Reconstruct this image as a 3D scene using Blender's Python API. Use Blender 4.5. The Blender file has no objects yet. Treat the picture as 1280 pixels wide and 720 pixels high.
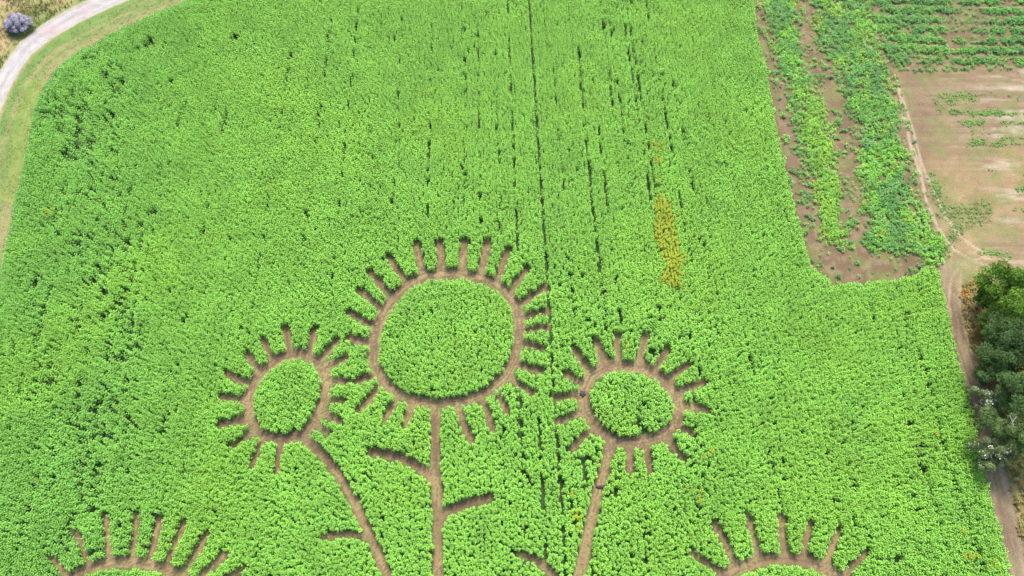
import bpy, math
import numpy as np
from mathutils import Vector

R = math.radians
rng = np.random.default_rng(7)
C = bpy.context.scene.collection
scene = bpy.context.scene

# ------------------------------------------------------------------ camera
CAM_H, PITCH, F = 80.0, R(62.0), 900.0          # metres, tilt below horizon, focal length in photo pixels
cp, sp = math.cos(PITCH), math.sin(PITCH)

def project(x, y, z=0.0):
    """world -> photo coordinates (1280 x 720); only used to lay the plan of the field out on the ground"""
    d = np.maximum(y * cp + (CAM_H - z) * sp, 3.0)
    return 640 + F * x / d, 360 - F * (y * sp - (CAM_H - z) * cp) / d

def at(px, py, z=0.0):
    a, b = (px - 640) / F, (360 - py) / F
    dx, dy, dz = a, cp + b * sp, -sp + b * cp
    t = (z - CAM_H) / dz
    return (dx * t, dy * t)

cd = bpy.data.cameras.new('camera'); cam = bpy.data.objects.new('camera', cd); C.objects.link(cam)
cam.location = (0, 0, CAM_H); cam.rotation_euler = (R(90) - PITCH, 0, 0)
cd.sensor_width = 36; cd.lens = 36 * F / 1280; cd.clip_end = 8000; cd.clip_start = 0.5
scene.camera = cam

# ------------------------------------------------------------------ noise
def _hash(ix, iy, seed):
    n = (ix.astype(np.int64) * 374761393 + iy.astype(np.int64) * 668265263 + seed * 2147483647 // 7)
    n = (n ^ (n >> 13)) * 1274126177
    n = n ^ (n >> 16)
    return (n & 0xffff) / 65535.0
def vnoise(x, y, seed=0):
    ix, iy = np.floor(x), np.floor(y); fx, fy = x - ix, y - iy
    fx = fx * fx * (3 - 2 * fx); fy = fy * fy * (3 - 2 * fy)
    a = _hash(ix, iy, seed); b = _hash(ix + 1, iy, seed); c = _hash(ix, iy + 1, seed); d = _hash(ix + 1, iy + 1, seed)
    return (a * (1 - fx) + b * fx) * (1 - fy) + (c * (1 - fx) + d * fx) * fy
def fbm(x, y, seed=0, o=4):
    s, a, t = 0.0, 0.5, 0.0
    for k in range(o):
        s = s + a * vnoise(x * 2 ** k, y * 2 ** k, seed + k * 17); t += a; a *= 0.55
    return s / t
def smooth(e0, e1, x):
    t = np.clip((x - e0) / (e1 - e0), 0, 1); return t * t * (3 - 2 * t)

# ------------------------------------------------------------------ plan helpers
def dline(px, py, pts):
    d = np.full(np.shape(px), 1e9); 
    for (x0, y0), (x1, y1) in zip(pts[:-1], pts[1:]):
        vx, vy = x1 - x0, y1 - y0; L = vx * vx + vy * vy + 1e-9
        t = np.clip(((px - x0) * vx + (py - y0) * vy) / L, 0, 1)
        d = np.minimum(d, np.hypot(px - x0 - t * vx, py - y0 - t * vy))
    return d
def inpoly(px, py, pts):
    r = np.zeros(np.shape(px), bool); n = len(pts)
    for i in range(n):
        x0, y0 = pts[i]; x1, y1 = pts[(i + 1) % n]
        if y0 == y1: continue
        c = ((y0 > py) != (y1 > py)) & (px < (x1 - x0) * (py - y0) / (y1 - y0) + x0)
        r ^= c
    return r
def sdist(px, py, pts):                    # positive inside
    d = dline(px, py, list(pts) + [pts[0]])
    return np.where(inpoly(px, py, pts), d, -d)
def closed(pts): return list(pts) + [pts[0]]
def ell(cx, cy, rx, ry, n=30): return [(cx + rx * math.cos(2 * math.pi * i / n), cy + ry * math.sin(2 * math.pi * i / n)) for i in range(n)]

# ------------------------------------------------------------------ the plan of the maze
RING_BIG = [(565,341),(587,344),(612,350),(630,362),(645,381),(650,405),(647,430),(644,447),(633,468),(612,488),(585,499),(560,503),(540,504),(522,501),(503,494),(480,478),(467,452),(468,425),(472,405),(487,378),(507,357),(530,345)]
RING_L = [(375,441),(395,450),(406,467),(408,482),(404,499),(394,525),(377,545),(350,549),(325,541),(312,525),(309,500),(316,478),(332,460),(352,446)]
RING_R = [(777,456),(805,459),(825,469),(842,487),(850,507),(845,530),(825,546),(795,553),(765,551),(747,536),(731,512),(729,490),(738,470),(757,459)]
RING_BL = ell(155, 790, 112, 88); RING_BR = ell(977, 786, 108, 88)
rings = [(RING_BIG, 12.5), (RING_L, 12), (RING_R, 14), (RING_BL, 14), (RING_BR, 15)]
stems = [
 ([(543,504),(544,560),(546,620),(548,720),(549,830)], 11.5),
 ([(380,548),(402,567),(422,592),(437,617),(452,647),(465,675),(484,720),(510,780)], 12),
 ([(764,552),(755,590),(747,617),(737,657),(725,715),(708,780)], 12.5),
 ([(546,608),(534,592),(517,579),(498,571),(480,567),(466,565)], 11.5),
 ([(549,650),(562,638),(585,629),(611,623)], 11),
 ([(456,671),(440,668),(425,668),(404,671)], 8),
 ([(712,745),(697,724),(685,711),(668,699),(650,692)], 9.5)]
W = 8.3
petals_big = [((551,337),(550,301)),((579,336),(580,301)),((601,342),(609,301)),((620,352),(636,311)),((636,364),(658,337)),((648,382),(683,358)),((652,396),(685,389)),((652,413),(686,409)),((650,427),(676,435)),
 ((529,345),(521,306)),((510,354),(486,320)),((488,368),(463,339)),((477,384),(448,361)),((465,406),(436,390)),((460,428),(437,421)),((465,470),(447,476)),((469,489),(449,511)),((494,502),(481,525)),((515,506),(506,530)),
 ((644,453),(677,463)),((637,472),(666,491)),((625,495),(634,514)),((605,502),(615,537)),((572,506),(589,550))]
petals_l = [((362,439),(357,410)),((387,439),(392,411)),((400,448),(420,426)),((410,457),(432,447)),((410,477),(435,476)),((408,500),(430,499)),((402,514),(424,526)),((392,530),(410,541)),((341,449),(329,423)),((325,463),(310,443)),((312,479),(284,466)),((308,499),(276,496)),((310,522),(275,531)),((318,540),(289,556)),((328,549),(314,582)),((352,555),(346,589))]
petals_r = [((754,456),(747,426)),((775,451),(772,418)),((800,452),(807,421)),((818,462),(835,435)),((838,472),(859,456)),((850,489),(880,477)),((853,509),(885,511)),((850,533),(864,541)),((832,548),(856,573)),((808,556),(812,588)),((787,556),(789,587)),((735,540),(715,560)),((727,515),(695,529)),((724,494),(694,497)),((727,477),(707,466)),((734,460),(719,437))]
petals_bl = [((80,716),(64,697)),((110,704),(96,666)),((136,702),(132,645)),((164,700),(170,642)),((187,702),(200,647)),((207,706),(230,651)),((230,714),(259,666)),((250,722),(281,692)),((262,732),(303,711)),((266,760),(312,752)),((265,790),(312,795)),((48,740),(18,728)),((42,775),(2,772))]
petals_br = [((905,718),(866,691)),((924,710),(894,653)),((952,700),(935,644)),((981,698),(977,646)),((1005,702),(1012,654)),((1032,712),(1049,663)),((1055,722),(1081,691)),((1075,750),(1115,735)),((1084,785),(1125,785)),((880,745),(845,735)),((870,785),(830,787))]
strokes = [(closed(r), w) for r, w in rings] + stems
for P in (petals_big, petals_l, petals_r, petals_bl, petals_br):
    for k, (a, b) in enumerate(P):
        m = ((a[0] + b[0]) / 2 + rng.normal(0, .7), (a[1] + b[1]) / 2 + rng.normal(0, .7))
        strokes.append(([a, m, b], W * rng.uniform(.85, 1.12)))
def maze_gap(px, py):
    """distance beyond the trodden edge: negative on a path"""
    g = np.full(np.shape(px), 1e9)
    for pts, w in strokes:
        xs = [p[0] for p in pts]; ys = [p[1] for p in pts]
        m = (px > min(xs) - 25) & (px < max(xs) + 25) & (py > min(ys) - 25) & (py < max(ys) + 25)
        if m.any():
            g[m] = np.minimum(g[m], dline(px[m], py[m], pts) - w / 2)
    return g

FIELD = [(330,-45),(290,-20),(237,0),(200,15),(160,32),(125,50),(95,67),(70,88),(54,112),(42,142),(35,180),(27,225),(20,252),(14,280),(7,312),(2,342),(-14,430),(-40,560),(-80,860),
 (1310,860),(1278,780),(1264,722),(1251,670),(1237,620),(1224,560),(1211,500),(1199,455),(1188,410),(1179,370),(1172,340),(1166,334),(1152,337),(1144,345),(1122,350),(1100,352),(1075,355),(1056,354),(1040,358),(1034,346),(1012,334),(1002,290),(989,240),(977,190),(967,140),(957,90),(947,45),(941,0),(934,-45)]
ROAD = [(230,-40),(134,0),(94,19),(59,39),(32,61),(14,86),(-2,115),(-14,150),(-26,200),(-50,330)]
TRACK = [(1188,325),(1189,350),(1191,385),(1200,430),(1217,480),(1235,545),(1251,620),(1272,720),(1300,860)]
TRACKW = [34, 26, 22, 25, 26, 25, 30, 34, 40]
SPUR = [(1122,105),(1130,145),(1138,180),(1150,215),(1158,250),(1172,285),(1192,312),(1216,326),(1250,338),(1320,352)]
SPUR2 = [(1128,120),(1143,170),(1152,205),(1168,240),(1184,275),(1200,296),(1222,312),(1255,326),(1320,336)]
SPUR3 = [(1192,420),(1186,380),(1188,350),(1200,332),(1228,322),(1320,330)]
BROWN = [(1120,90),(1440,80),(1460,420),(1290,350),(1200,345),(1182,300),(1150,190),(1134,130)]
BLOCK = [(1078,-50),(1440,-50),(1440,82),(1282,86),(1160,88),(1121,88),(1105,60),(1088,10)]
STRIP = [(934,-45),(1078,-50),(1088,10),(1105,60),(1121,88),(1136,140),(1150,190),(1172,260),(1190,300),(1190,345),(1166,336),(1144,345),(1040,358),(1012,334),(989,240),(967,140),(941,0)]

def wob(x, y, a=1.0, s=1.2, seed=3): return (fbm(x / s, y / s, seed, 3) - .5) * 2 * a

# weed cover 0..1 over the fallow strip, the ploughed plot and the planted block (photo plan coordinates)
def weed_cover(px, py, x, y):
    n = fbm(x / 2.2, y / 2.6, 51, 4)
    c = np.zeros(np.shape(px))
    st = sdist(px, py, STRIP) > 1
    b1 = np.minimum(dline(px, py, [(970,-30),(980,20),(990,70)]) - 22, np.minimum(dline(px, py, [(990,70),(1008,130),(1026,200),(1036,240)]) - 20, dline(px, py, [(1036,240),(1044,295)]) - 10))
    b2 = np.minimum(dline(px, py, [(1055,-40),(1060,20),(1080,100),(1094,150),(1102,220)]) - 27, dline(px, py, [(1110,240),(1135,285),(1160,312)]) - 25)
    b2 = np.minimum(b2, dline(px, py, [(1030,-40),(1035,60)]) - 14)
    b3 = dline(px, py, [(1088,170),(1094,250),(1112,320)]) - 14
    b = np.minimum(np.minimum(b1, b2), b3)
    n5 = fbm(x / .9, y / 1.1, 57, 3)
    cs = smooth(7, -9, b + (n - .5) * 44 + (n5 - .5) * 34) * .97 * smooth(.26, .4, n5 + .04)
    soilA = np.minimum(dline(px, py, [(945,-20),(950,40),(962,90),(975,140),(990,200),(1010,300)]) - 5, dline(px, py, [(1002,12),(1009,50),(1024,85),(1040,125),(1052,190),(1062,250)]) - 5)
    cs = cs * np.maximum(smooth(-4, 7, soilA + (n - .5) * 30 + (n5 - .5) * 16), .3 * smooth(.45, .6, n5))
    cs = np.maximum(cs, .6 * smooth(.5, .62, n5) * smooth(.4, .55, n)); cs = np.where(dline(px, py, [(1020,330),(1140,338)]) < 22, cs * .25, cs)
    c = np.where(st, cs, c)
    # planted block: rows across
    bl = sdist(px, py, BLOCK) > 0
    row = np.abs(((y + .02 * x) / 2.15) % 1 - .5) * 2            # 0 on row centre
    bare = smooth(34, 10, np.hypot((px - 1205) / 1.4, (py - 30) * 1.3) + (n - .5) * 30)
    dens = np.clip(.98 - .72 * bare - .35 * smooth(68, 86, py), 0, 1) * smooth(.25, .42, n + .1)
    cb = dens * np.where(px < 1150, np.maximum(smooth(.95, .55, row), .5), np.maximum(smooth(.85, .3, row), .22)) * smooth(.33, .5, fbm(x / 1.6, y / .9, 61, 3) + .05)
    c = np.where(bl, cb, c)
    # ploughed plot: thin rows and patches
    br = (sdist(px, py, BROWN) > 0)
    cc = np.zeros(np.shape(px))
    for pts, w, k in [([(1165,118),(1185,116)],4,.7),([(1170,124),(1178,136)],4,.6),([(1188,126),(1200,118),(1216,122)],8,.85),([(1225,116),(1290,122)],3,.35),([(1190,138),(1225,141),(1300,142)],3.5,.9),([(1202,152),(1230,153)],4,.75),([(1250,153),(1300,154)],4,.6),
                      ([(1212,178),(1300,180)],3.2,.75),([(1255,172),(1300,172)],4,.7),([(1215,165),(1240,165)],2,.3),([(1238,215),(1252,216)],2,.5),([(1270,217),(1320,217)],3,.6),([(1272,236),(1320,239)],6,.8),([(1270,262),(1320,262)],3,.6),([(1228,315),(1262,318)],3.5,.7),
                      ([(1162,225),(1172,245),(1182,262)],10,.7),([(1190,300),(1198,286)],9,.5),([(1205,357),(1224,350)],7,.5)]:
        cc = np.maximum(cc, k * smooth(w * 1.35, w * .2, dline(px, py, pts) + (n - .5) * 12 + (fbm(x / .8, y / .5, 59, 2) - .5) * 7))
    st2 = np.abs(((y + .02 * x) / .72) % 1 - .5) * 2
    fan = smooth(-2, 6, sdist(px, py, [(1178,258),(1232,250),(1244,262),(1240,280),(1205,286),(1200,300),(1188,292)]) + (n - .5) * 10)
    cc = np.maximum(cc, fan * smooth(.95, .4, st2) * .45)
    c = np.where(br, cc, c)
    return c

# ------------------------------------------------------------------ ground colours (soils and turf; the crop floor has shade in its tone)
def col(*c): return np.array(c)
SOIL = col(.145, .101, .058); SOIL2 = col(.19, .139, .081); SOILR = col(.122, .081, .047); STRAW = col(.32, .245, .115)
UNDER_SHADE = col(.045, .085, .025); TURF = col(.115, .175, .045); TURFD = col(.085, .135, .036); TAN = col(.225, .185, .085); ROADC = col(.29, .265, .245); ROADD = col(.225, .195, .185)
def mix(a, b, t): t = np.asarray(t)[..., None]; return a * (1 - t) + b * t
def ground_colour(x, y):
    px, py = project(x, y)
    n1, n2, n3 = fbm(x / 3, y / 3, 11), fbm(x / .7, y / .7, 23, 3), fbm(x / 14, y / 14, 31, 3)
    far = np.maximum(np.maximum(px - 1500, -300 - px), np.maximum(-130 - py, py - 1000))
    c = mix(TURF, TAN, smooth(.4, .65, n3)); c = mix(c, TURFD, smooth(.45, .7, n1) * .6)
    # verge beside the road: mown stripes that follow the bend
    dr = dline(px, py, ROAD)
    fs = sdist(px, py, FIELD)
    left = (px < 420) & (py < 700)
    s1 = fbm(dr / 3.2 + 40, (x + y) / 26, 61, 3)
    v = mix(TURF, TAN, smooth(.42, .62, s1) * .75)
    v = mix(v, TAN, smooth(-16, -3, fs) * smooth(420, 330, py + 0 * px) * .75 * (px > 45) + .35 * smooth(150, 300, py))
    v = mix(v, TURFD, smooth(.5, .72, n1) * .45)
    v = mix(v, col(.15, .2, .04), smooth(16, 6, np.abs(fs + 10)) * (py > 100) * (py < 250) * .5)
    c = np.where(left[..., None], v, c)
    # straw coloured rough ground beyond the road
    side = left & (inpoly(px, py, [(230,-40)] + ROAD[1:] + [(-400,330),(-400,-400),(230,-400)]))
    st = mix(STRAW * .95, col(.2, .14, .07), smooth(.5, .72, n1)); st = mix(st, TURF, smooth(.48, .7, fbm(x / 5, y / 5, 71)) * .5 + smooth(24, 12, dr) * .55)
    c = np.where(side[..., None], st, c)
    rd = mix(ROADC, ROADD, smooth(.5, .7, fbm(dr / 5, (x - y) / 9, 81, 3)) * .6)
    rd = mix(rd, col(.34, .31, .285), np.exp(-((np.abs(dr) - 4.6) / 1.6) ** 2) * .7); rd = mix(rd, col(.17, .17, .10), np.exp(-(dr / 1.6) ** 2) * smooth(.45, .6, n1) * .45); rd = mix(rd, col(.30, .22, .20), smooth(.55, .7, fbm(x / 4, y / 4, 83, 3)) * .5); rd = mix(rd, col(.31, .29, .19), smooth(7.5, 10, dr + wob(x, y, 1.2)) * .7)
    c = mix(c, rd, smooth(11.3, 9.8, dr + wob(x, y, .8)))
    # soil of the right-hand plots
    r = (px > 905) & ((fs < 3))
    pl = mix(SOIL, SOILR, smooth(.4, .65, n1)); pl = mix(pl, SOIL2, smooth(.5, .7, n2) * .5)
    br = sdist(px, py, BROWN) > -4
    furrow = fbm(x / 9, (y + .02 * x) / .38, 91, 3)
    bp = mix(SOIL * 1.12, SOIL2 * 1.02, smooth(.35, .65, furrow)); bp = mix(bp, col(.235, .165, .08), smooth(.42, .64, n3) * .6)
    bp = mix(bp, col(.30, .25, .175), smooth(.55, .72, fbm(x / 6 + 9, y / 1.1, 95, 3)) * smooth(1195, 1260, px) * .75)
    bp = mix(bp, SOILR, smooth(1190, 1150, px) * .45)
    pl = np.where(br[..., None], bp, pl)
    wcv = weed_cover(px, py, x, y); pl = mix(pl, col(.085, .13, .035), np.clip(wcv, 0, 1) * .65); pl = mix(pl, col(.125, .145, .045), smooth(.45, .7, fbm(x / 1.7, y / 1.7, 99, 3)) * .5)
    # ground right of the farm track: dry grass and litter
    tr_w = np.interp(py, [p[1] for p in TRACK], TRACKW); tc = np.interp(py, [p[1] for p in TRACK], [p[0] for p in TRACK])
    rt = (py > 335) & (px > tc)
    lit = mix(col(.19, .155, .065), col(.10, .12, .04), smooth(.4, .62, n1)); lit = mix(lit, STRAW * .8, smooth(.55, .72, n2) * .6)
    pl = mix(pl, lit, rt * smooth(5, 14, px - tc) * smooth(338, 352, py))
    # farm track with wheel ruts
    u = (px - tc) / (tr_w / 2) + wob(x, y, .09, 2.5, 5)
    tk = mix(col(.14, .10, .06), col(.19, .145, .088), smooth(.42, .66, fbm(u * 4 + 7, y / 8, 101, 3)))
    rut = np.exp(-((np.abs(u - .05) - .48) / .13) ** 2); tk = mix(tk, col(.28, .23, .15), rut * .45 * smooth(.3, .6, n1))
    tk = mix(tk, col(.18, .18, .07), np.exp(-(u / .16) ** 2) * .45 * smooth(.4, .6, n1))
    tk = mix(tk, STRAW, smooth(.72, .86, u) * smooth(1.15, .95, u) * smooth(480, 400, py) * .7)
    c = np.where(r[..., None], pl, c)
    c = mix(c, tk, smooth(1.12, .92, np.abs(u)) * (py > 330 - 8) * (px > 1000))
    # spur across the plots: a pair of pale ruts
    ds = dline(px, py, SPUR); ds2 = np.minimum(dline(px, py, SPUR2), dline(px, py, SPUR3))
    c = mix(c, mix(SOIL, SOIL2, smooth(.4, .6, n2)), smooth(10, 5, ds) * .6)
    c = mix(c, col(.33, .26, .17), np.maximum(smooth(2.6, 1, ds + wob(x, y, .8)), smooth(2.4, 1, ds2 + wob(x, y, .8, 1.2, 9)) * .8) * smooth(.2, .5, n1 + .1) * .75)
    # bare turning place at the gate
    tp = smooth(32, 12, np.hypot(px - 1205, (py - 338) * 1.2) + wob(x, y, 8, 3))
    c = mix(c, mix(col(.22, .175, .1), col(.14, .15, .055), smooth(.45, .6, n1) * .8), tp * .7)
    # earth and green understory below the crop, canopy shade darkened into the colour
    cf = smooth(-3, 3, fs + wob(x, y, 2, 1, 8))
    c = mix(c, mix(SOIL * .55, UNDER_SHADE, smooth(.1, .4, n2)), cf)
    # trodden maze paths, straw combed along them
    pm = (px > -120) & (px < 1400) & (py > 250) & (py < 900)
    g = np.full(np.shape(px), 1e9); g[pm] = maze_gap(px[pm], py[pm])
    gg = g + wob(x, y, 1.6, 1.0, 12)
    p = mix(SOIL * .92, col(.168, .118, .068), smooth(.4, .6, fbm(g / 1.3, n1 * 3 + x / 9 + y / 9, 111, 3)))
    p = mix(p, STRAW * .85, smooth(.50, .62, fbm(g / .8 + 30, n1 * 2 + y / 7, 121, 3) + .04 * np.exp(-((g + 1) / 2.) ** 2)) * .7)
    p = mix(p, SOILR * .85, smooth(.5, .7, n1) * .5); p = mix(p, col(.13, .17, .05), smooth(-3.5, 1, gg) * smooth(.45, .6, n2) * .55)
    c = mix(c, p, smooth(3.0, .5, gg) * (fs > 2))
    # general mottling
    c = c * (1 + (n2[..., None] - .5) * .35) * (1 + (n1[..., None] - .5) * .18)
    c = np.where((far > 0)[..., None], mix(TURF, TAN, smooth(.4, .6, fbm(x / 90, y / 60, 5, 2))), c)
    return np.clip(c, .01, .9)

# ------------------------------------------------------------------ materials
def new_mat(name):
    m = bpy.data.materials.new(name); m.use_nodes = True; n = m.node_tree.nodes; l = m.node_tree.links
    return m, n, l, n['Principled BSDF']
def earth_mat():
    m, n, l, b = new_mat('earth')
    a = n.new('ShaderNodeAttribute'); a.attribute_name = 'Col'
    tc = n.new('ShaderNodeTexCoord')
    ns = n.new('ShaderNodeTexNoise'); ns.inputs['Scale'].default_value = 4.5; ns.inputs['Detail'].default_value = 6; ns.inputs['Roughness'].default_value = .7
    l.new(tc.outputs['Object'], ns.inputs['Vector'])
    mr = n.new('ShaderNodeMapRange'); mr.inputs[1].default_value = .3; mr.inputs[2].default_value = .7; mr.inputs[3].default_value = .78; mr.inputs[4].default_value = 1.22
    l.new(ns.outputs['Fac'], mr.inputs[0])
    mx = n.new('ShaderNodeMix'); mx.data_type = 'RGBA'; mx.blend_type = 'MULTIPLY'; mx.inputs[0].default_value = 1
    l.new(a.outputs['Color'], mx.inputs[6]); l.new(mr.outputs[0], mx.inputs[7]); l.new(mx.outputs[2], b.inputs['Base Color'])
    n2 = n.new('ShaderNodeTexNoise'); n2.inputs['Scale'].default_value = 5; n2.inputs['Detail'].default_value = 8
    l.new(tc.outputs['Object'], n2.inputs['Vector'])
    bp = n.new('ShaderNodeBump'); bp.inputs['Strength'].default_value = .6; bp.inputs['Distance'].default_value = .12
    l.new(n2.outputs['Fac'], bp.inputs['Height']); l.new(bp.outputs[0], b.inputs['Normal'])
    b.inputs['Roughness'].default_value = .95; b.inputs['Specular IOR Level'].default_value = .1
    return m
EARTH = earth_mat()
def leaf_mat(name, trans=.3, rough=.55, spec=.35, nscale=.35, amt=.12):
    m, n, l, b = new_mat(name)
    a = n.new('ShaderNodeAttribute'); a.attribute_name = 'Col'
    tc = n.new('ShaderNodeTexCoord'); ns = n.new('ShaderNodeTexNoise'); ns.inputs['Scale'].default_value = nscale; ns.inputs['Detail'].default_value = 3
    l.new(tc.outputs['Object'], ns.inputs['Vector'])
    mr = n.new('ShaderNodeMapRange'); mr.inputs[1].default_value = .3; mr.inputs[2].default_value = .7; mr.inputs[3].default_value = 1 - amt; mr.inputs[4].default_value = 1 + amt
    l.new(ns.outputs['Fac'], mr.inputs[0])
    mx = n.new('ShaderNodeMix'); mx.data_type = 'RGBA'; mx.blend_type = 'MULTIPLY'; mx.inputs[0].default_value = 1
    l.new(a.outputs['Color'], mx.inputs[6]); l.new(mr.outputs[0], mx.inputs[7]); l.new(mx.outputs[2], b.inputs['Base Color'])
    b.inputs['Roughness'].default_value = rough; b.inputs['Specular IOR Level'].default_value = spec
    t = n.new('ShaderNodeBsdfTranslucent'); l.new(mx.outputs[2], t.inputs['Color'])
    ms = n.new('ShaderNodeMixShader'); ms.inputs[0].default_value = trans
    out = n['Material Output']; l.new(b.outputs[0], ms.inputs[1]); l.new(t.outputs[0], ms.inputs[2]); l.new(ms.outputs[0], out.inputs['Surface'])
    return m
CROP_LEAF = leaf_mat('sunflower_leaf', .34, .6, .16)
WEED_LEAF = leaf_mat('weed_leaf', .28, .6, .25)
TREE_LEAF = leaf_mat('tree_leaf', .25, .75, .12, .8, .2)
DRY_LEAF = leaf_mat('dry_grass', .2, .8, .1)
def bark_mat(name, c):
    m, n, l, b = new_mat(name)
    ns = n.new('ShaderNodeTexNoise'); ns.inputs['Scale'].default_value = 9; ns.inputs['Detail'].default_value = 6
    cr = n.new('ShaderNodeValToRGB'); cr.color_ramp.elements[0].color = (c[0] * .5, c[1] * .5, c[2] * .5, 1); cr.color_ramp.elements[1].color = (*c, 1)
    cr.color_ramp.elements[0].position = .3; cr.color_ramp.elements[1].position = .7
    l.new(ns.outputs['Fac'], cr.inputs[0]); l.new(cr.outputs[0], b.inputs['Base Color']); b.inputs['Roughness'].default_value = .9
    return m
BARK = bark_mat('bark', (.16, .12, .085)); DEADWOOD = bark_mat('dead_wood', (.55, .5, .43))

# ------------------------------------------------------------------ mesh builders
def tag(o, label=None, cat=None, group=None, kind=None):
    if label: o['label'] = label
    if cat: o['category'] = cat
    if group: o['group'] = group
    if kind: o['kind'] = kind
    return o
def quad_mesh(name, V, cols, mat, k=4, faces=None):
    """V (n,3) where each run of k vertices is a face (or explicit faces (m,4)); cols (n,3)"""
    me = bpy.data.meshes.new(name)
    V = np.ascontiguousarray(V, np.float32); n = len(V)
    me.vertices.add(n); me.vertices.foreach_set('co', V.ravel())
    if faces is None: faces = np.arange(n, dtype=np.int32).reshape(-1, k)
    m = len(faces); kk = faces.shape[1]
    me.loops.add(m * kk); me.loops.foreach_set('vertex_index', np.ascontiguousarray(faces, np.int32).ravel())
    me.polygons.add(m); me.polygons.foreach_set('loop_start', np.arange(0, m * kk, kk, dtype=np.int32))
    me.update(calc_edges=True)
    if cols is not None:
        ca = me.color_attributes.new('Col', 'FLOAT_COLOR', 'POINT')
        c4 = np.ones((n, 4), np.float32); c4[:, :3] = cols; ca.data.foreach_set('color', c4.ravel())
    me.materials.append(mat)
    return me
def obj(name, me, parent=None, loc=None):
    o = bpy.data.objects.new(name, me); C.objects.link(o)
    if parent: o.parent = parent
    if loc is not None: o.location = loc
    return o

def sheet(name, mask, z, step=.22, relief=0.0):
    """sheet of the given plan zone at height z"""
    xs = np.arange(-112, 112, step); ys = np.arange(-16, 140, step)
    X, Y = np.meshgrid(xs, ys); px, py = project(X, Y)
    m = mask(px, py, X, Y)
    cell = m[:-1, :-1] & m[1:, :-1] & m[:-1, 1:] & m[1:, 1:]
    I = np.arange(X.size).reshape(X.shape)
    f = np.stack([I[:-1, :-1][cell], I[:-1, 1:][cell], I[1:, 1:][cell], I[1:, :-1][cell]], 1)
    used, inv = np.unique(f, return_inverse=True); f = inv.reshape(f.shape)
    x, y = X.ravel()[used], Y.ravel()[used]
    x = x + (vnoise(x * 9, y * 9, 3) - .5) * step * .7; y = y + (vnoise(x * 9, y * 9, 5) - .5) * step * .7
    zz = z + relief * fbm(x / .6, y / .6, 77, 3)
    o = obj(name, quad_mesh(name, np.stack([x, y, zz + 0 * x], 1), ground_colour(x, y), EARTH, faces=f))
    return tag(o, kind='structure')

# ground: one sheet out to the horizon
def ground():
    def axis(a, b, s):
        core = np.arange(a, b, s); ext = np.array([1.5, 4, 9, 18, 35, 70, 150, 320, 700, 1500, 3000.])
        return np.concatenate([(a - ext)[::-1], core, core[-1] + ext])
    xs, ys = axis(-110, 110, .28), axis(-14, 138, .28)
    X, Y = np.meshgrid(xs, ys); x, y = X.ravel(), Y.ravel()
    I = np.arange(X.size).reshape(X.shape)
    f = np.stack([I[:-1, :-1].ravel(), I[:-1, 1:].ravel(), I[1:, 1:].ravel(), I[1:, :-1].ravel()], 1)
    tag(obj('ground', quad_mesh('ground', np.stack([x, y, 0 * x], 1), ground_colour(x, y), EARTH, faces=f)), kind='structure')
ground()
sheet('verge', lambda px, py, x, y: (sdist(px, py, FIELD) < 1) & (px < 330) & (py < 620) & (dline(px, py, ROAD) > 10.5) & ~inpoly(px, py, [(230,-40)] + ROAD[1:] + [(-400,330),(-400,-400),(230,-400)]) & (px > -140) & (py > -70), .004, .3)
sheet('road', lambda px, py, x, y: (dline(px, py, ROAD) < 11.0 + wob(x, y, .8)) & (px > -120), .012, .22)
def track_mask(px, py, x, y):
    tr_w = np.interp(py, [p[1] for p in TRACK], TRACKW); tc = np.interp(py, [p[1] for p in TRACK], [p[0] for p in TRACK])
    return (np.abs(px - tc) < tr_w / 2 * 1.1) & (py > 328) & (py < 860)
sheet('track', track_mask, .006, .22)
sheet('path', lambda px, py, x, y: (maze_gap(px, py) + wob(x, y, 1.6, 1.0, 12) < 2.4) & (sdist(px, py, FIELD) > 2) & (py < 900), .005, .2, .02)

# ------------------------------------------------------------------ plants as many leaves
def leaves(cx, cy, cz, ang, length, width, droop, lift, r0=None):
    """quads (diamond leaf): base near stem, tip outward. all arrays (n,)"""
    dx, dy = np.cos(ang), np.sin(ang)
    if r0 is None: r0 = length * .12
    base = np.stack([cx + dx * r0, cy + dy * r0, cz], -1)
    mid = np.stack([cx + dx * (r0 + length * .45), cy + dy * (r0 + length * .45), cz + lift], -1)
    tip = np.stack([cx + dx * (r0 + length), cy + dy * (r0 + length), cz + lift - droop], -1)
    side = np.stack([-dy * width / 2, dx * width / 2, 0 * dx], -1)
    q = np.stack([base, mid + side, tip, mid - side], -2)      # (n,4,3)
    return q.reshape(-1, 3)

def crop_colour(x, y, px, py, k):
    """green of each plant: fresher in the middle, bluer on the thin ground at left"""
    n = fbm(x / 11, y / 11, 201, 3); n2 = fbm(x / 3.5, y / 5.5, 205, 3)
    a = col(.215, .475, .068); b = col(.178, .415, .072); c_ = col(.24, .49, .060)
    c = mix(a, b, smooth(300, 60, px + (n - .5) * 160) * .8)
    c = mix(c, c_, smooth(.5, .72, n) * .5)
    c = mix(c, b, smooth(.55, .78, n2) * .25)
    c = mix(c, col(.20, .44, .07), smooth(140, 0, py) * .3)
    return c * (1 + rng.normal(0, .06, len(x))[:, None])

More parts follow.
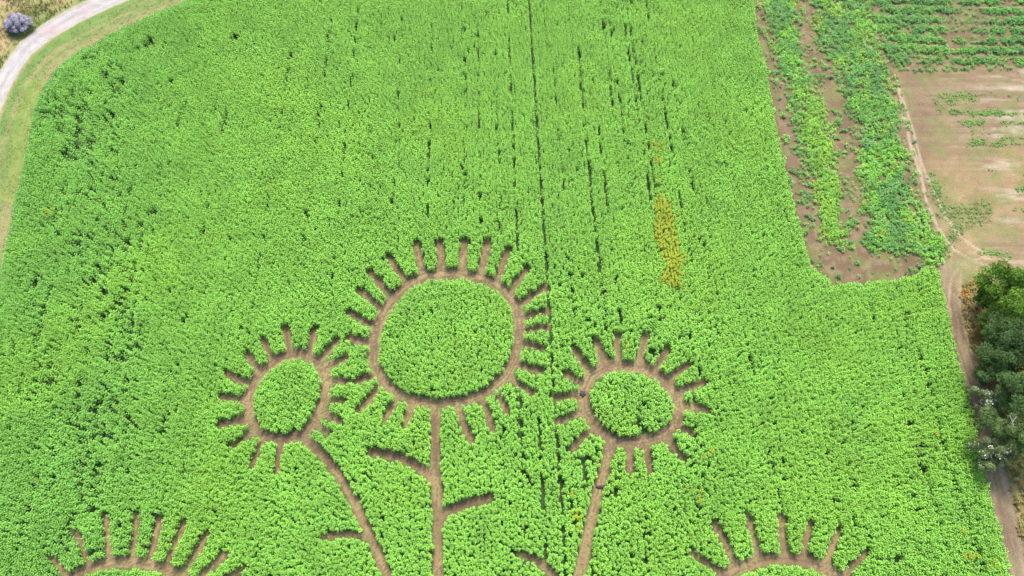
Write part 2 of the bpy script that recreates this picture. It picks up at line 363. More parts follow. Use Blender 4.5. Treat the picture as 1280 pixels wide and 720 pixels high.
def make_plants(x, y, h, s, colr, nl=10, stem=True, head=None):
    n = len(x); out = []; oc = []
    a0 = rng.uniform(0, 6.283, n); nl = nl
    lean = rng.normal(0, .05, (n, 2))
    for k in range(nl):
        t = k / (nl - 1)                                  # 0 low leaf, 1 top rosette
        zc = h * (.30 + .68 * t ** .85)
        L = s * (.262 - .12 * max(0, t - .45) / .55 - .05 * (1 - t)) * rng.uniform(.8, 1.2, n)
        Wd = L * rng.uniform(.75, .95, n)
        ang = a0 + k * 2.39996 + rng.normal(0, .25, n)
        lift = L * (.08 + .22 * t) * rng.uniform(.4, 1.4, n)
        dr = L * (.55 - .25 * t) * rng.uniform(.3, 1.3, n)
        cx = x + lean[:, 0] * zc; cy = y + lean[:, 1] * zc
        out.append(leaves(cx, cy, zc, ang, L, Wd, dr, lift))
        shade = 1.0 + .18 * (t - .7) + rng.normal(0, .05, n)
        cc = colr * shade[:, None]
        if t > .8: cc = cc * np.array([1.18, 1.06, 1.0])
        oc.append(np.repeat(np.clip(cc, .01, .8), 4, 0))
    if stem:
        w = .018
        for q in range(2):
            dx, dy = (w, 0) if q == 0 else (0, w)
            v = np.stack([np.stack([x - dx, y - dy, 0 * x], -1), np.stack([x + dx, y + dy, 0 * x], -1),
                          np.stack([x + dx + lean[:, 0] * h, y + dy + lean[:, 1] * h, h * .98], -1), np.stack([x - dx + lean[:, 0] * h, y - dy + lean[:, 1] * h, h * .98], -1)], -2)
            out.append(v.reshape(-1, 3)); oc.append(np.tile(np.array([.16, .24, .08]), (4 * n, 1)))
    if head is not None:                                   # open flower: ray petals round a dark disc
        r = head
        for k in range(8):
            ang = a0 + k * math.pi / 4
            out.append(leaves(x + lean[:, 0] * h, y + lean[:, 1] * h, h * 1.05, ang, r, r * .62, r * .10, r * .12, r0=r * .3))
            oc.append(np.repeat(np.array([.31, .375, .02]) * rng.uniform(.8, 1.15, n)[:, None], 4, 0))
        hx, hy, hz = x + lean[:, 0] * h, y + lean[:, 1] * h, h * 1.05 + .02
        for k in range(2):
            ang = np.array([0, 1.5708, 3.1416, 4.7124]) + k * .785
            v = np.stack([np.stack([hx + np.cos(q) * r * .42, hy + np.sin(q) * r * .42, hz + 0 * hx + k * .004], -1) for q in ang], -2)
            out.append(v.reshape(-1, 3)); oc.append(np.tile(np.array([.22, .23, .02]), (4 * n, 1)))
    return np.concatenate(out), np.concatenate(oc)

# candidate plants drilled in rows
ROWD = R(1.9)
sx, sy = .39, .21
u = np.arange(-110, 110, sx); v = np.arange(-8, 124, sy)
U, V_ = np.meshgrid(u, v); U = U.ravel(); V_ = V_.ravel()
rowid = np.round(U / sx)
U = U + rng.normal(0, .06, U.size) + (fbm(rowid * 3.1, V_ / 9, 301, 2) - .5) * .12; V_ = V_ + rng.normal(0, .08, V_.size)
X = U * math.cos(ROWD) - V_ * math.sin(ROWD); Y = U * math.sin(ROWD) + V_ * math.cos(ROWD)
px, py = project(X, Y, .9)
m = (px > -75) & (px < 1340) & (py > -42) & (py < 800)
X, Y, px, py, rowid = X[m], Y[m], px[m], py[m], rowid[m]
fs = sdist(px, py, FIELD)
m = fs + wob(X, Y, 1.6, 1.5, 41) > 0
X, Y, px, py, rowid, fs = X[m], Y[m], px[m], py[m], rowid[m], fs[m]
gap = maze_gap(px, py)
px0, py0 = project(X, Y, 0.0); gap0 = maze_gap(px0, py0)
m = (gap + wob(X, Y, 1.2, .9, 43) + rng.normal(0, .4, len(X)) > 1.75)
X, Y, px, py, rowid, fs, gap = X[m], Y[m], px[m], py[m], rowid[m], fs[m], gap[m]

# where the stand is thin: missed drill rows, gappy patches
thin = np.zeros(len(X))
n_a = fbm(X / 5, Y / 8, 401, 3); n_b = fbm(X / 1.3, Y / 1.8, 411, 2)
BLOOM = [(824,245),(831,252),(838,258),(841,282),(847,306),(853,323),(852,345),(847,358),(833,358),(826,348),(834,335),(828,322),(821,305),(817,275),(819,256)]
Uc = X * math.cos(ROWD) + Y * math.sin(ROWD)
def drill_line(ax, ay, y0, y1, k, seed, w=.20):
    """a missed or crushed drill row: one thin line through (ax, ay), broken where neighbours close over it"""
    x_, y_ = at(ax, ay, .9); u_ = x_ * math.cos(ROWD) + y_ * math.sin(ROWD)
    nz = vnoise(Y / 1.6 + seed * 7.3, Y * 0 + seed, 415) * .6 + vnoise(Y / .55, Y * 0 + seed, 417) * .4
    k = k * .66 if k < .9 else .78; on = smooth(.62 - .55 * k, .70 - .55 * k, nz) * smooth(y0 - 4, y0 + 8, py) * smooth(y1 + 4, y1 - 8, py)
    return np.where(np.abs(Uc - u_ + .06 * (vnoise(Y / 5, Y * 0 + seed, 419) - .5)) < w, on, 0)
LINES = [(677,260,-60,800,.98),(664,40,-60,420,.35),(727,110,40,420,.7),(800,120,-60,330,.55),(785,60,-60,260,.6),(766,60,-60,200,.5),(757,60,-40,140,.4),(822,90,-60,330,.45),(598,110,30,300,.45),(580,40,-60,260,.35),(640,120,-60,320,.4),(622,160,20,300,.35),
         (653,600,430,800,.5),(678,600,430,800,.55),(744,300,180,420,.5),(733,610,500,800,.3),(706,260,60,420,.35),(760,260,100,420,.35),(540,60,-60,280,.3),(500,80,-60,260,.3),(440,100,-60,360,.28),(856,420,330,520,.35),(868,240,100,420,.25),
         (1128,380,345,540,.6),(1158,600,500,740,.5),(1092,400,352,480,.35),(1185,580,480,740,.45),(1205,640,560,760,.35),
         (108,560,360,800,.4),(78,480,300,800,.35),(150,420,180,700,.35),(190,300,120,600,.3),(60,300,180,600,.3),(240,360,120,620,.25),(130,260,110,420,.4),(120,400,200,620,.4),(30,480,330,800,.3),(330,300,60,420,.22),(390,220,20,330,.22),(960,560,420,720,.22),(1040,500,380,700,.22)]
for q, (ax, ay, y0, y1, k) in enumerate(LINES):
    thin = np.maximum(thin, drill_line(ax, ay, y0, y1, k, q) * np.where(sdist(px, py, BLOOM) > -2, 0, 1))
def patch(cx, cy, rx, ry): return smooth(1.15, .55, np.hypot((px - cx) / rx, (py - cy) / ry))
gappy = .10 * patch(790, 80, 60, 100) + .15 * patch(800, 500, 120, 130) + .12 * patch(780, 620, 110, 90) + .34 * patch(100, 130, 75, 110) + .30 * patch(110, 430, 80, 260) + .14 * patch(190, 40, 80, 40) \
      + .13 * patch(840, 400, 70, 60) + .12 * patch(1165, 620, 60, 100) + .16 * patch(430, 470, 40, 60)
gappy = gappy * smooth(.35, .62, n_a + .1)
thin = np.clip(thin + gappy * smooth(.42, .62, n_b) * 1.8, 0, 1)
holes = [(190,52,5),(183,57,4),(193,265,4),(178,282,4),(160,303,4),(157,313,4),(487,420,2.5),(294,47,5),(215,103,5),(97,146,4),(541,358,3),(539,390,2),(564,467,2),(518,555,3),(755,458,3.2),(752,475,3),(1122,697,4),(771,620,3),(806,668,3),(784,678,2.5),(868,578,4),(906,590,3),(869,632,2.5),(892,527,3),(1146,637,3),(978,576,3),(1043,625,2.5),(1155,585,3),(702,432,3),(60,268,3),(36,258,3),(51,418,3),(118,690,3),(105,618,3),(1132,400,3),(92,646,4),(150,655,3),(571,534,2.4),(653,532,2),(727,345,2.5)]
for hx, hy, hr in holes:
    thin = np.maximum(thin, .98 * smooth(hr + 2.0, hr * .7, np.hypot(px - hx, (py - hy) * 1.1)))
speck_ = fbm(X / .55, Y / .8, 441, 2)
thin = np.maximum(thin, .97 * smooth(.835, .86, speck_ + .05 * (n_b - .5) + .30 * gappy + .04 * ((px > 590) & (px < 880)) * smooth(.4, .6, n_a)))
keep = rng.random(len(X)) > np.clip(thin + .012, 0, .97)
X, Y, px, py, rowid, fs, gap, thin, gappy = [a[keep] for a in (X, Y, px, py, rowid, fs, gap, thin, gappy)]
H = 1.50 + .14 * (fbm(X / 6, Y / 6, 421, 3) - .5) * 2 + rng.normal(0, .06, len(X))
H = np.where((gap < 8) | (fs < 7), H * rng.uniform(.82, 1.0, len(X)), H)
S = (1 + rng.normal(0, .1, len(X))) * (1 + .25 * gappy)
colr = crop_colour(X, Y, px, py, None)
edge = smooth(9, 2, fs) * (px < 300)
colr = mix(colr, col(.14, .38, .09), edge * .4)

blo = np.where(sdist(px + wob(X, Y, 3, .9, 55), py + wob(X, Y, 4, 1.1, 56), BLOOM) > -.6, .90, 0.)
blo = np.maximum(blo, .16 * (sdist(px, py, BLOOM) > -4))
for bx, by, rx, ry, k in [(820,185,8,6,.7),(822,203,7,4,.8),(823,227,4,3,.5),(713,588,2.5,12,.6),(721,648,5,16,.45),(717,645,7,8,.5),(713,618,3,7,.5),(783,432,3,9,.5),(857,366,3,4,.4)]:
    blo = np.maximum(blo, k * (np.hypot((px - bx) / rx, (py - by) / ry) < 1))
bm = rng.random(len(X)) < blo

islands = [('big', RING_BIG, 'round island of green sunflowers inside the largest ring path'), ('l', RING_L, 'upright oval island of green sunflowers inside the small ring path left of the largest ring'),
           ('r', RING_R, 'round island of green sunflowers with dark gaps inside the ring path right of the largest ring'), ('bl', RING_BL, 'strip of sunflowers inside the ring path cut off at the bottom left'),
           ('br', RING_BR, 'strip of sunflowers inside the ring path cut off at the bottom right')]
sel = np.zeros(len(X), bool)
for _, ring, lab in islands:
    m = inpoly(px, py, ring) & ~bm; sel |= m
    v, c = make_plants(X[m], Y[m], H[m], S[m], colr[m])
    tag(obj('sunflower_island', quad_mesh('sunflower_island', v, c, CROP_LEAF)), lab, 'sunflowers', kind='stuff')
m = ~sel & ~bm
print('crop plants', m.sum(), 'bloom', bm.sum())
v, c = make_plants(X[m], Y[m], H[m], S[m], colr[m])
tag(obj('sunflower_crop', quad_mesh('sunflower_crop', v, c, CROP_LEAF)), 'dense green sunflower crop around the flower-shaped maze paths, not yet in bloom', 'sunflowers', kind='stuff')
up = bm & ((py < 380))
for mm, lab in ((up, 'long narrow patch of sunflowers in yellow bloom in the upper right of the green field'), (bm & ~up, 'thin scattered streak of yellow blooming sunflowers beside the right flower stem')):
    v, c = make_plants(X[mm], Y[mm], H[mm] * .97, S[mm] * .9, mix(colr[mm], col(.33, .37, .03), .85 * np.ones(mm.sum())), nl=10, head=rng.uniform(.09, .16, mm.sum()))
    tag(obj('blooming_sunflowers', quad_mesh('blooming_sunflowers', v, c, CROP_LEAF)), lab, 'sunflowers', kind='stuff')

# single plants that bloom alone in the green
def empty(name, loc): 
    o = bpy.data.objects.new(name, None); C.objects.link(o); o.location = loc; o.empty_display_size = .3; return o
def bloom_plant(px_, py_, label, n=3):
    x, y = at(px_, py_, 1.5)
    root = tag(empty('sunflower', (x, y, 0)), label, 'sunflower', 'lone blooming sunflowers in the green crop')
    xs = rng.normal(0, .11 * n, n); ys = rng.normal(0, .10 * n, n); hs = rng.uniform(1.5, 1.66, n)
    v, c = make_plants(xs, ys, hs, np.full(n, .8), np.tile(col(.33, .35, .04), (n, 1)), nl=8)
    obj('foliage', quad_mesh('foliage', v, c, CROP_LEAF), root)
    for j in range(n):
        V, K = [], []; hx, hy, hz = xs[j], ys[j], hs[j] * 1.05; q1 = lambda q: np.array([q])
        for k in range(10):
            V.append(leaves(q1(hx), q1(hy), q1(hz), q1(k * .628), q1(.15), q1(.09), q1(.02), q1(.03), r0=q1(.06)))
            K.append(np.tile(col(.31, .36, .02), (4, 1)))
        for k in range(2):
            ang = np.array([0, 1.5708, 3.1416, 4.7124]) + k * .785
            V.append(np.stack([hx + np.cos(ang) * .08, hy + np.sin(ang) * .08, np.full(4, hz + .02 + k * .004)], -1)); K.append(np.tile(col(.2, .1, .03), (4, 1)))
        obj('flower_head', quad_mesh('flower_head', np.concatenate(V), np.concatenate(K), CROP_LEAF), root)
for a in [(61,265,'yellow blooming sunflower clump beside a dark gap near the left edge of the field',5), (869,622,'yellow blooming sunflower clump above the bottom right ring of the maze',5), (884,563,'olive yellow sunflower clump right of the right-hand ring of the maze',4),
          (1173,541,'lone brownish yellow sunflower near the farm track beside the silvery trees',3), (1204,664,'small yellow sunflower clump near the farm track, nearest of these to the trees',3), (1216,692,'yellow and orange sunflower clump near the bottom right of the field',6),
          (1243,702,'yellow sunflower on the crop edge beside the farm track at the bottom right',3), (823,228,'small sunflower in yellow bloom between the two upper yellow patches',2)]:
    bloom_plant(*a)

def blades(x, y, h, w, colr, nb=5):
    out, oc = [], []; n = len(x)
    for k in range(nb):
        ang = rng.uniform(0, 6.283, n); hh = h * rng.uniform(.5, 1.2, n); le = hh * rng.uniform(.2, .9, n)
        ox, oy = rng.normal(0, .12, (2, n)); dx, dy = np.cos(ang), np.sin(ang)
        bx, by = x + ox, y + oy
        q = np.stack([np.stack([bx - dy * w, by + dx * w, 0 * bx], -1), np.stack([bx + dy * w, by - dx * w, 0 * bx], -1),
                      np.stack([bx + dx * le + dy * w * .4, by + dy * le - dx * w * .4, hh], -1), np.stack([bx + dx * le - dy * w * .4, by + dy * le + dx * w * .4, hh], -1)], -2)
        out.append(q.reshape(-1, 3)); oc.append(np.repeat(np.clip(colr * (1 + rng.normal(0, .15, n))[:, None], .01, .8), 4, 0))
    return np.concatenate(out), np.concatenate(oc)
# ------------------------------------------------------------------ weeds and low crops on the right
def low_plants(x, y, r, h, colr, nl=9):
    n = len(x); out, oc = [], []; a0 = rng.uniform(0, 6.283, n)
    for k in range(nl):
        t = k / (nl - 1)
        L = r * (1 - .45 * t) * rng.uniform(.7, 1.25, n); ang = a0 + k * 2.4 + rng.normal(0, .3, n)
        zc = h * (.25 + .75 * t) * rng.uniform(.8, 1.2, n)
        ox, oy = rng.normal(0, .16, (2, n)) * r
        out.append(leaves(x + ox, y + oy, zc, ang, L, L * rng.uniform(.45, .8, n), L * rng.uniform(.15, .5, n), L * .2))
        oc.append(np.repeat(np.clip(colr * (1 + .3 * (t - .5) + rng.normal(0, .1, n))[:, None], .01, .8), 4, 0))
    return np.concatenate(out), np.concatenate(oc)
def scatter(area, step, cover):
    (x0, y0), (x1, y1) = area
    gx, gy = np.meshgrid(np.arange(x0, x1, step), np.arange(y0, y1, step)); gx = gx.ravel() + rng.uniform(-.5, .5, gx.size) * step; gy = gy.ravel() + rng.uniform(-.5, .5, gy.size) * step
    a, b = project(gx, gy, .2); cv = cover(a, b, gx, gy)
    k = rng.random(len(gx)) < cv
    return gx[k], gy[k], a[k], b[k], cv[k]
gx, gy, a, b, cv = scatter(((24, 40), (105, 122)), .27, lambda a, b, x, y: weed_cover(a, b, x, y) * .9)
nn = fbm(gx / 3, gy / 3, 501, 3); n4 = fbm(gx / 7, gy / 7, 511, 3)
wc = mix(col(.095, .27, .05), col(.17, .42, .04), smooth(.4, .64, nn))
speck = fbm(gx / .7, gy / .7, 531, 2); wc = mix(wc, col(.20, .36, .12), smooth(.58, .75, speck) * .6); wc = mix(wc, col(.05, .15, .03), smooth(.42, .25, speck) * .6)
wc = mix(wc, col(.10, .26, .05), smooth(.5, .7, n4) * .45)
wc = mix(wc, col(.24, .38, .03), smooth(.56, .72, fbm(gx / 1.1, gy / 1.5, 521, 3)) * .6)
b1c = dline(a, b, [(1013,120),(1030,210),(1045,290)]); wc = mix(wc, col(.19, .39, .03), smooth(28, 8, b1c) * .6)
inblk = inpoly(a, b, BLOCK); inbrown = inpoly(a, b, BROWN); instrip = ~inblk & ~inbrown
wc = mix(wc, col(.085, .225, .05), inblk * .55); wc = mix(wc, col(.12, .22, .055), inbrown * .5)
wc = wc * (1 + rng.normal(0, .12, len(gx)))[:, None]
for mm, nm, lab, r0, h0 in ((instrip, 'weeds', 'patchy bright and dark green weeds over the bare strip right of the sunflower field', .30, .5),
                  (inblk, 'vegetable_crop', 'leafy green low crop in rows across the top right corner', .36, .46),
                  (inbrown, 'seedlings', 'thin streaks of green seedlings and weeds on the ploughed brown plot', .20, .2)):
    sz = rng.uniform(.65, 1.25, mm.sum()) * (.75 + .35 * cv[mm])
    v, c = low_plants(gx[mm], gy[mm], r0 * sz, h0 * sz, wc[mm])
    tag(obj(nm, quad_mesh(nm, v, c, WEED_LEAF)), lab, nm.replace('_', ' '), kind='stuff')

# fan of fine grass striped by the harrow at the corner of the ploughed plot
FAN = [(1176,258),(1200,250),(1232,248),(1244,262),(1240,280),(1208,286),(1202,304),(1190,300),(1186,275)]
gx, gy, a, b, cv = scatter(((45, 48), (85, 75)), .2, lambda a, b, x, y: smooth(-3, 5, sdist(a, b, FAN) + wob(x, y, 6, 1.5, 33)) * smooth(.30, .55, fbm(x / 1.2, y / 1.2, 39, 3)) * (.12 + .6 * smooth(.85, .3, np.abs(((y + .02 * x) / .72) % 1 - .5) * 2)))
v, c = blades(gx, gy, .12, .03, mix(col(.15, .29, .075), col(.19, .32, .085), smooth(.4, .6, fbm(gx / 2, gy / 2, 37, 2))), 6)
tag(obj('grass', quad_mesh('grass', v, c, WEED_LEAF)), 'fan-shaped patch of fine striped green grass at the corner of the ploughed brown plot', 'grass', kind='stuff')

# lone weed tufts: one of each size, then copies
def lone_cover(a, b, x, y):
    s = (sdist(a, b, STRIP) > 3) & (weed_cover(a, b, x, y) < .15)
    return s * .30
tuft_meshes = []
for k in range(4):
    v, c = low_plants(np.array([0., .12, -.1]), np.array([0., .1, .13]), np.array([.42, .3, .3]), np.array([.42, .3, .34]), np.tile([col(.07, .19, .05), col(.09, .24, .05), col(.14, .32, .04), col(.08, .21, .06)][k], (3, 1)), nl=9)
    tuft_meshes.append(quad_mesh('weed_tuft', v, c, WEED_LEAF))
tx, ty, ta, tb, _ = scatter(((24, 40), (75, 112)), 1.05, lone_cover)
vis = (tb > -10) & (ta < 1290)
tx, ty, ta, tb = tx[vis], ty[vis], ta[vis], tb[vis]
print('tufts', len(tx))
for k in range(len(tx)):
    if k >= 280: break
    upper = tb[k] < 180
    lab = 'small dark green weed tuft alone on the upper half of the bare brown strip' if upper else 'small green weed tuft alone on the lower half of the bare brown strip'
    o = obj('weed_tuft', tuft_meshes[k % 4], loc=(tx[k], ty[k], 0)); o.rotation_euler.z = rng.uniform(0, 6.28); s = rng.uniform(.4, 1.15); o.scale = (s * rng.uniform(.8, 1.25), s * rng.uniform(.8, 1.25), s * rng.uniform(.7, 1.1))
    tag(o, lab, 'weed', 'weed tufts on the upper bare strip' if upper else 'weed tufts on the lower bare strip')

# rough dry grass beyond the road and blades along verges and track edge
CORNER = [(230,-40)] + ROAD[1:] + [(-400,330),(-400,-400),(230,-400)]
gx, gy, a, b, cv = scatter(((-112, 60), (-45, 128)), .4, lambda a, b, x, y: (inpoly(a, b, CORNER) & (dline(a, b, ROAD) > 14) & (b > -70) & (a > -120)) * (.25 + .75 * smooth(.35, .6, fbm(x / 2.5, y / 2.5, 601, 3))))
nn = fbm(gx / 3, gy / 3, 611, 3)
gc = mix(col(.36, .285, .135), col(.2, .13, .065), smooth(.5, .66, nn)); gc = mix(gc, col(.11, .16, .045), smooth(.5, .62, fbm(gx / 4, gy / 4, 71)) * .8 + smooth(30, 15, dline(a, b, ROAD)) * .4)
v, c = blades(gx, gy, .55, .035, gc, 6)
tag(obj('dry_grass', quad_mesh('dry_grass', v, c, DRY_LEAF)), 'rough straw-coloured dry grass beyond the pale road in the top left corner', 'dry grass', kind='stuff')
gx, gy, a, b, cv = scatter(((-112, 20), (-30, 124)), .42, lambda a, b, x, y: ((sdist(a, b, FIELD) < -1) & (a < 330) & (b < 620) & (a > -60) & ~inpoly(a, b, CORNER) & (dline(a, b, ROAD) > 13)) * (.2 + .8 * smooth(.4, .6, fbm(x / 1.6, y / 2.2, 621, 3))))
gc = ground_colour(gx, gy) * np.array([.95, 1.12, .9])
v, c = blades(gx, gy, .13, .03, gc, 4)
tag(obj('grass', quad_mesh('grass', v, c, DRY_LEAF)), 'short mown green and tan grass of the verge between the pale road and the crop', 'grass', kind='stuff')
def scrub_cover(a, b, x, y):
    tc_ = np.interp(b, [p[1] for p in TRACK], [p[0] for p in TRACK]); tw = np.interp(b, [p[1] for p in TRACK], TRACKW)
    s = (b > 352) & (b < 860) & (a > tc_ + tw / 2 + 1 + wob(x, y, 3, 1.5, 15)) & (a < tc_ + 200)
    return s * (.35 + .65 * smooth(.35, .55, fbm(x / 1.8, y / 1.8, 631, 3)))
gx, gy, a, b, cv = scatter(((45, -14), (88, 48)), .42, scrub_cover)
nn = fbm(gx / 1.6, gy / 1.6, 641, 3)
tc_ = np.interp(b, [p[1] for p in TRACK], [p[0] for p in TRACK])
gc = mix(col(.34, .15, .05), col(.40, .30, .11), smooth(.4, .58, nn)); gc = mix(gc, col(.12, .17, .045), smooth(.5, .62, fbm(gx / 2.2, gy / 2.2, 651, 3)) * .6)
gc = mix(gc, col(.13, .17, .05), smooth(450, 520, b) * .65)
k = a < tc_ + 60
v, c = low_plants(gx, gy, rng.uniform(.25, .5, len(gx)), rng.uniform(.3, .85, len(gx)), gc, nl=8)
tag(obj('undergrowth', quad_mesh('undergrowth', v, c, DRY_LEAF)), 'rusty brown and olive undergrowth between the farm track and the trees', 'undergrowth', kind='stuff')

# ------------------------------------------------------------------ trees
def tube(V, Fc, p0, p1, r0, r1, seg=7):
    d = (p1 - p0); 
    if d.length < 1e-5: return
    q = d.to_track_quat('Z', 'Y'); b = len(V)
    for p, r in ((p0, r0), (p1, r1)):
        for i in range(seg):
            t = 2 * math.pi * i / seg
            V.append(p + q @ Vector((math.cos(t) * r, math.sin(t) * r, 0)))
    for i in range(seg):
        j = (i + 1) % seg; Fc.append((b + i, b + j, b + seg + j, b + seg + i))
def leaf_cloud(centres, radii, per, size, colr, jit=.16):
    """leaves on and inside clumps; returns verts, colours"""
    n = int(per * len(centres)); idx = rng.integers(0, len(centres), n)
    d = rng.normal(0, 1, (n, 3)); d /= np.linalg.norm(d, axis=1)[:, None]; d[:, 2] = np.where(d[:, 2] < -.3, -d[:, 2], d[:, 2])
    r = radii[idx] * rng.uniform(.45, 1.08, n) ** .6
    P = centres[idx] + d * r[:, None] * np.array([1, 1, .8])
    nrm = d + rng.normal(0, .55, (n, 3)); nrm[:, 2] += .35; nrm /= np.linalg.norm(nrm, axis=1)[:, None]
    t = np.cross(nrm, rng.normal(0, 1, (n, 3))); t /= np.linalg.norm(t, axis=1)[:, None]; s = np.cross(nrm, t)
    L = (size * rng.uniform(.6, 1.35, n))[:, None]; Wd = L * .6
    q = np.stack([P - t * L * .5, P + s * Wd * .5 - nrm * L * .08, P + t * L * .5, P - s * Wd * .5 - nrm * L * .08], 1).reshape(-1, 3)
    clump_tone = rng.normal(0, .14, len(centres))
    c = colr[None, :] * (1 + clump_tone[idx] + rng.normal(0, jit, n))[:, None]
    return q, np.repeat(np.clip(c, .008, .8), 4, 0), P
def make_tree(name, px_, py_, zc, rad, label, cat, colr, leaf=.22, clumps=46, per=230, tip=None, dead=False, group=None, hgt=1.0, squash=.72):
    x, y = at(px_, py_, zc)
    root = tag(empty(name, (x, y, 0)), label, cat, group)
    cen, rr = [], []
    while len(cen) < clumps:
        p = rng.uniform(-1, 1, 3)
        if np.hypot(p[0], p[1]) ** 2 + p[2] ** 2 > 1 or (p[2] < -.55): continue
        w = 1 + .25 * math.sin(3 * math.atan2(p[1], p[0]) + px_) 
        cen.append([p[0] * rad * w * .95, p[1] * rad * w * .95, zc + p[2] * rad * squash * hgt]); rr.append(rad * rng.uniform(.17, .30))
    cen, rr = np.array(cen), np.array(rr)
    V, Fc = [], []
    top = Vector((rad * .08, -rad * .05, zc + rad * .1)); base = Vector((0, 0, -.05)); fork = Vector((rad * .04, 0, zc * .45))
    r0 = .06 + rad * .055
    tube(V, Fc, base, fork, r0 * 1.25, r0 * .9, 9); tube(V, Fc, fork, top, r0 * .9, r0 * .4, 8)
    for i in range(0, len(cen), 2):
        s = fork.lerp(top, rng.uniform(0, 1)); e = Vector(cen[i]); mdl = s.lerp(e, .5) + Vector((0, 0, rad * .08))
        tube(V, Fc, s, mdl, r0 * .35, r0 * .22, 6); tube(V, Fc, mdl, e, r0 * .22, r0 * .07, 5)
    obj('trunk', quad_mesh('trunk', np.array([tuple(p) for p in V]), None, BARK, faces=np.array(Fc)), root)
    v, c, P = leaf_cloud(cen, rr, per, leaf, colr)
    obj('crown', quad_mesh('crown', v, c, TREE_LEAF), root)
    if tip is not None:
        m = (cen[:, 0] < rad * .1) | (cen[:, 2] > zc + rad * .35)
        ce = cen[m][:tip]; 
        v, c, _ = leaf_cloud(ce + np.array([0, 0, .25]), np.full(len(ce), rad * .36), 16, leaf * .85, col(.60, .62, .50), .12)
        obj('pale_leaves', quad_mesh('pale_leaves', v, c, TREE_LEAF), root)['label'] = 'pale silvery white leaves at the twig tips'
    if dead:
        V, Fc = [], []
        s = Vector((-rad * .1, -rad * .2, zc + rad * .35)); e = s + Vector((-rad * .28, rad * .32, rad * .42))
        tube(V, Fc, s, e, .07, .03, 6)
        for f, dx, dy in ((.4, -.5, .1), (.6, .35, .5), (.75, -.3, .5)):
            b0 = s.lerp(e, f); tube(V, Fc, b0, b0 + Vector((dx, dy, .35)), .035, .014, 5)
        obj('dead_branch', quad_mesh('dead_branch', np.array([tuple(p) for p in V]), None, DEADWOOD, faces=np.array(Fc)), root)
    return root
BR, DK, TE, SV, OL = col(.10, .19, .022), col(.05, .11, .019), col(.058, .105, .029), col(.14, .185, .07), col(.095, .155, .025)
G = 'trees along the farm track'
make_tree('broadleaf_tree', 1270, 370, 4.6, 3.9, 'broad bright green tree with leafy clumps, uppermost at the right edge', 'tree', BR, .26, 80, 260, group=G)
make_tree('small_tree', 1235, 373, 2.6, 1.6, 'small dark green tree squeezed between the rusty undergrowth and the bright green tree', 'tree', DK * 1.25, .2, 34, 220, group=G)
make_tree('small_tree', 1241, 405, 2.6, 1.9, 'low olive green bushy tree just below the small dark green one beside the track', 'tree', OL, .2, 26, 200, group=G)
make_tree('dark_tree', 1266, 436, 4.8, 3.6, 'large dark bluish green tree below the bright green tree at the right edge', 'tree', TE, .2, 84, 260, group=G)
make_tree('dark_tree', 1248, 464, 3.6, 2.3, 'dark grey-green tree leaning towards the track above the silvery one', 'tree', TE * 1.2, .18, 40, 250, group=G)
make_tree('silver_tree', 1227, 499, 3.0, 1.5, 'silvery green small tree with white leaf tips, upper of two beside the farm track', 'tree', SV, .16, 34, 230, tip=9, group=G)
make_tree('dark_tree', 1276, 494, 4.6, 3.1, 'rounded grey-green tree at the right edge just above the one with a dead branch', 'tree', TE * 1.35, .18, 50, 250, group=G)
make_tree('grey_tree', 1262, 534, 4.4, 2.9, 'grey-green tree with a pale bare dead branch on top', 'tree', col(.092, .145, .04), .18, 50, 250, dead=True, group=G)
make_tree('silver_tree', 1239, 569, 3.2, 1.9, 'silvery green tree with white leaf tips, lower of two beside the farm track', 'tree', SV * .92, .16, 42, 240, tip=9, group=G)
make_tree('grey_tree', 1284, 556, 4.2, 2.0, 'grey-green tree half cut off by the right edge, lowest of the tree row', 'tree', col(.10, .155, .04), .18, 42, 240, group=G)
for k, (a_, b_, z_, r_) in enumerate([(1335,385,4.6,3.6),(1325,455,4.8,3.4),(1330,520,4.6,3.2),(1380,430,5,3.6)]):
    make_tree('dark_tree', a_, b_, z_, r_, 'dark green tree standing behind the front row of trees beside the farm track', 'tree', [TE, DK, OL][k % 3], .24, 44, 200, group='trees behind the row along the farm track')

# purple-grey shrub in the corner beyond the road
x, y = at(21, 28, 1.3)
root = tag(empty('shrub', (x, y, 0)), 'rounded purple-grey shrub beside the pale road in the top left corner', 'shrub')
def dome(n, r, z0, zs, rs):
    p = rng.normal(0, 1, (n, 3)); p /= np.linalg.norm(p, axis=1)[:, None]; p[:, 2] = abs(p[:, 2]); p *= rng.uniform(.5, 1, n)[:, None] ** .5
    return p * np.array([r, r * .8, zs]) + np.array([0, 0, z0]), np.full(n, rs)
ce, rr = dome(46, 1.95, .9, 1.25, .42); c2_, r2_ = dome(16, .9, 1.2, .95, .45); ce = np.concatenate([ce, c2_]); rr = np.concatenate([rr, r2_])
v, c, _ = leaf_cloud(ce, rr, 320, .12, col(.36, .335, .39), .12)
obj('purple_foliage', quad_mesh('purple_foliage', v, c, leaf_mat('purple_leaf', .15, .8, .1)), root)
ce, rr = dome(26, 1.9, .35, .5, .4); ce[:, 1] -= .5
v, c, _ = leaf_cloud(ce, rr, 130, .15, col(.08, .13, .045), .15)
obj('green_foliage', quad_mesh('green_foliage', v, c, TREE_LEAF), root)
V, Fc = [], []
for k in range(7):
    t = k * .9; tube(V, Fc, Vector((0, 0, -.03)), Vector((math.cos(t) * 1.1, math.sin(t) * 1.0, 1.5)), .06, .02, 6)
obj('stems', quad_mesh('stems', np.array([tuple(p) for p in V]), None, BARK, faces=np.array(Fc)), root)

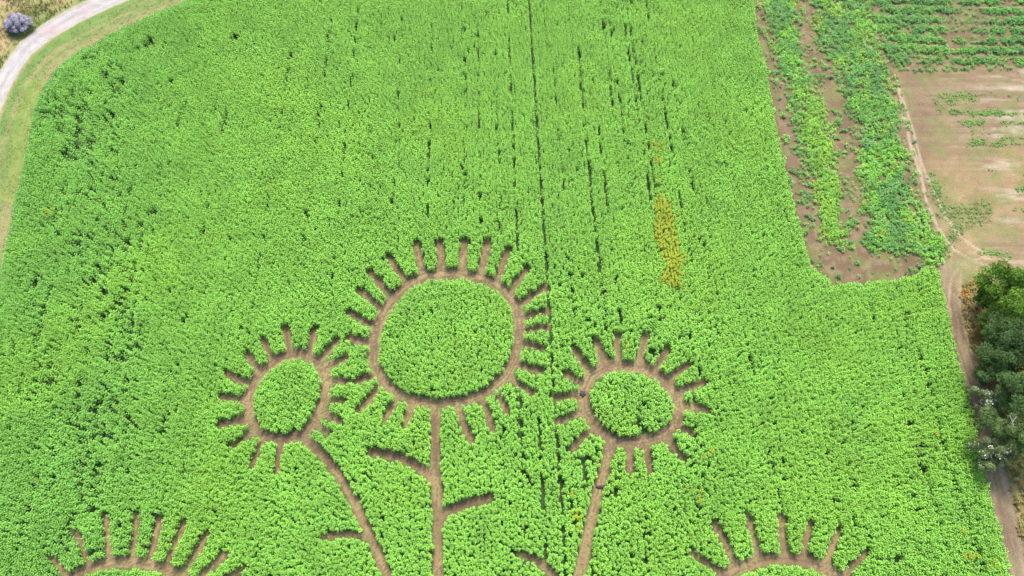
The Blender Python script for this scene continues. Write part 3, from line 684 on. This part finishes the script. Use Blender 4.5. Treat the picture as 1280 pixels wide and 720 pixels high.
# dark heaps lying on the trodden paths
def clod_heap(px_, py_, sx_, sy_, sz_, c_, label, n=34):
    x, y = at(px_, py_, .1); V, Fc = [], []
    K = []
    for i in range(n):
        u_ = np.clip(rng.normal(0, .38, 2), -.75, .75); r = rng.uniform(.06, .15)
        cz = sz_ * max(0, 1 - np.hypot(*u_)) * .8 + .02; b0 = len(V)
        cxx, cyy = u_[0] * sx_, u_[1] * sy_
        ring_n = 7
        for lvl, (rz, rrad) in enumerate(((-.6, .75), (0, 1), (.6, .7), (.95, .15))):
            for j in range(ring_n):
                a_ = j * 2 * math.pi / ring_n; q = r * rrad * rng.uniform(.8, 1.2)
                V.append((cxx + math.cos(a_) * q, cyy + math.sin(a_) * q, cz + rz * r)); 
        for lvl in range(3):
            for j in range(ring_n):
                k2 = (j + 1) % ring_n; Fc.append((b0 + lvl * ring_n + j, b0 + lvl * ring_n + k2, b0 + (lvl + 1) * ring_n + k2, b0 + (lvl + 1) * ring_n + j))
    V = np.array(V); cc = np.tile(c_, (len(V), 1)) * rng.uniform(.7, 1.3, (len(V), 1))
    tag(obj('soil_heap', quad_mesh('soil_heap', V, cc, EARTH, faces=np.array(Fc)), loc=(x, y, 0)), label, 'soil heap')
clod_heap(728.5, 492, .42, .42, .35, col(.105, .085, .08), 'small dark grey heap on the left side of the right-hand ring path')
clod_heap(751.5, 608.5, .75, .22, .2, col(.085, .065, .062), 'low dark heap lying across the right-hand stem path')

# ------------------------------------------------------------------ light
SUN_EL, SUN_AZ = 58.0, 8.0        # azimuth from +Y towards +X
w = bpy.data.worlds.new('World'); scene.world = w; w.use_nodes = True
n, l = w.node_tree.nodes, w.node_tree.links
sky = n.new('ShaderNodeTexSky'); sky.sky_type = 'NISHITA'; sky.sun_disc = False; sky.sun_elevation = R(SUN_EL); sky.sun_rotation = R(SUN_AZ)
sky.air_density = 1.0; sky.dust_density = 3.0; sky.ozone_density = 1.0
l.new(sky.outputs[0], n['Background'].inputs[0]); n['Background'].inputs[1].default_value = .15
sd = bpy.data.lights.new('sun', 'SUN'); sd.energy = 1.5; sd.angle = R(14.0); sd.color = (1, .96, .89)
so = bpy.data.objects.new('sun', sd); C.objects.link(so)
dirv = Vector((math.sin(R(SUN_AZ)) * math.cos(R(SUN_EL)), math.cos(R(SUN_AZ)) * math.cos(R(SUN_EL)), math.sin(R(SUN_EL))))
so.rotation_euler = dirv.to_track_quat('Z', 'Y').to_euler()
vs = scene.view_settings; vs.view_transform = 'Standard'; vs.look = 'None'; vs.gamma = 1; vs.exposure = 1.56; vs.use_curve_mapping = False
scene.render.engine = 'CYCLES'
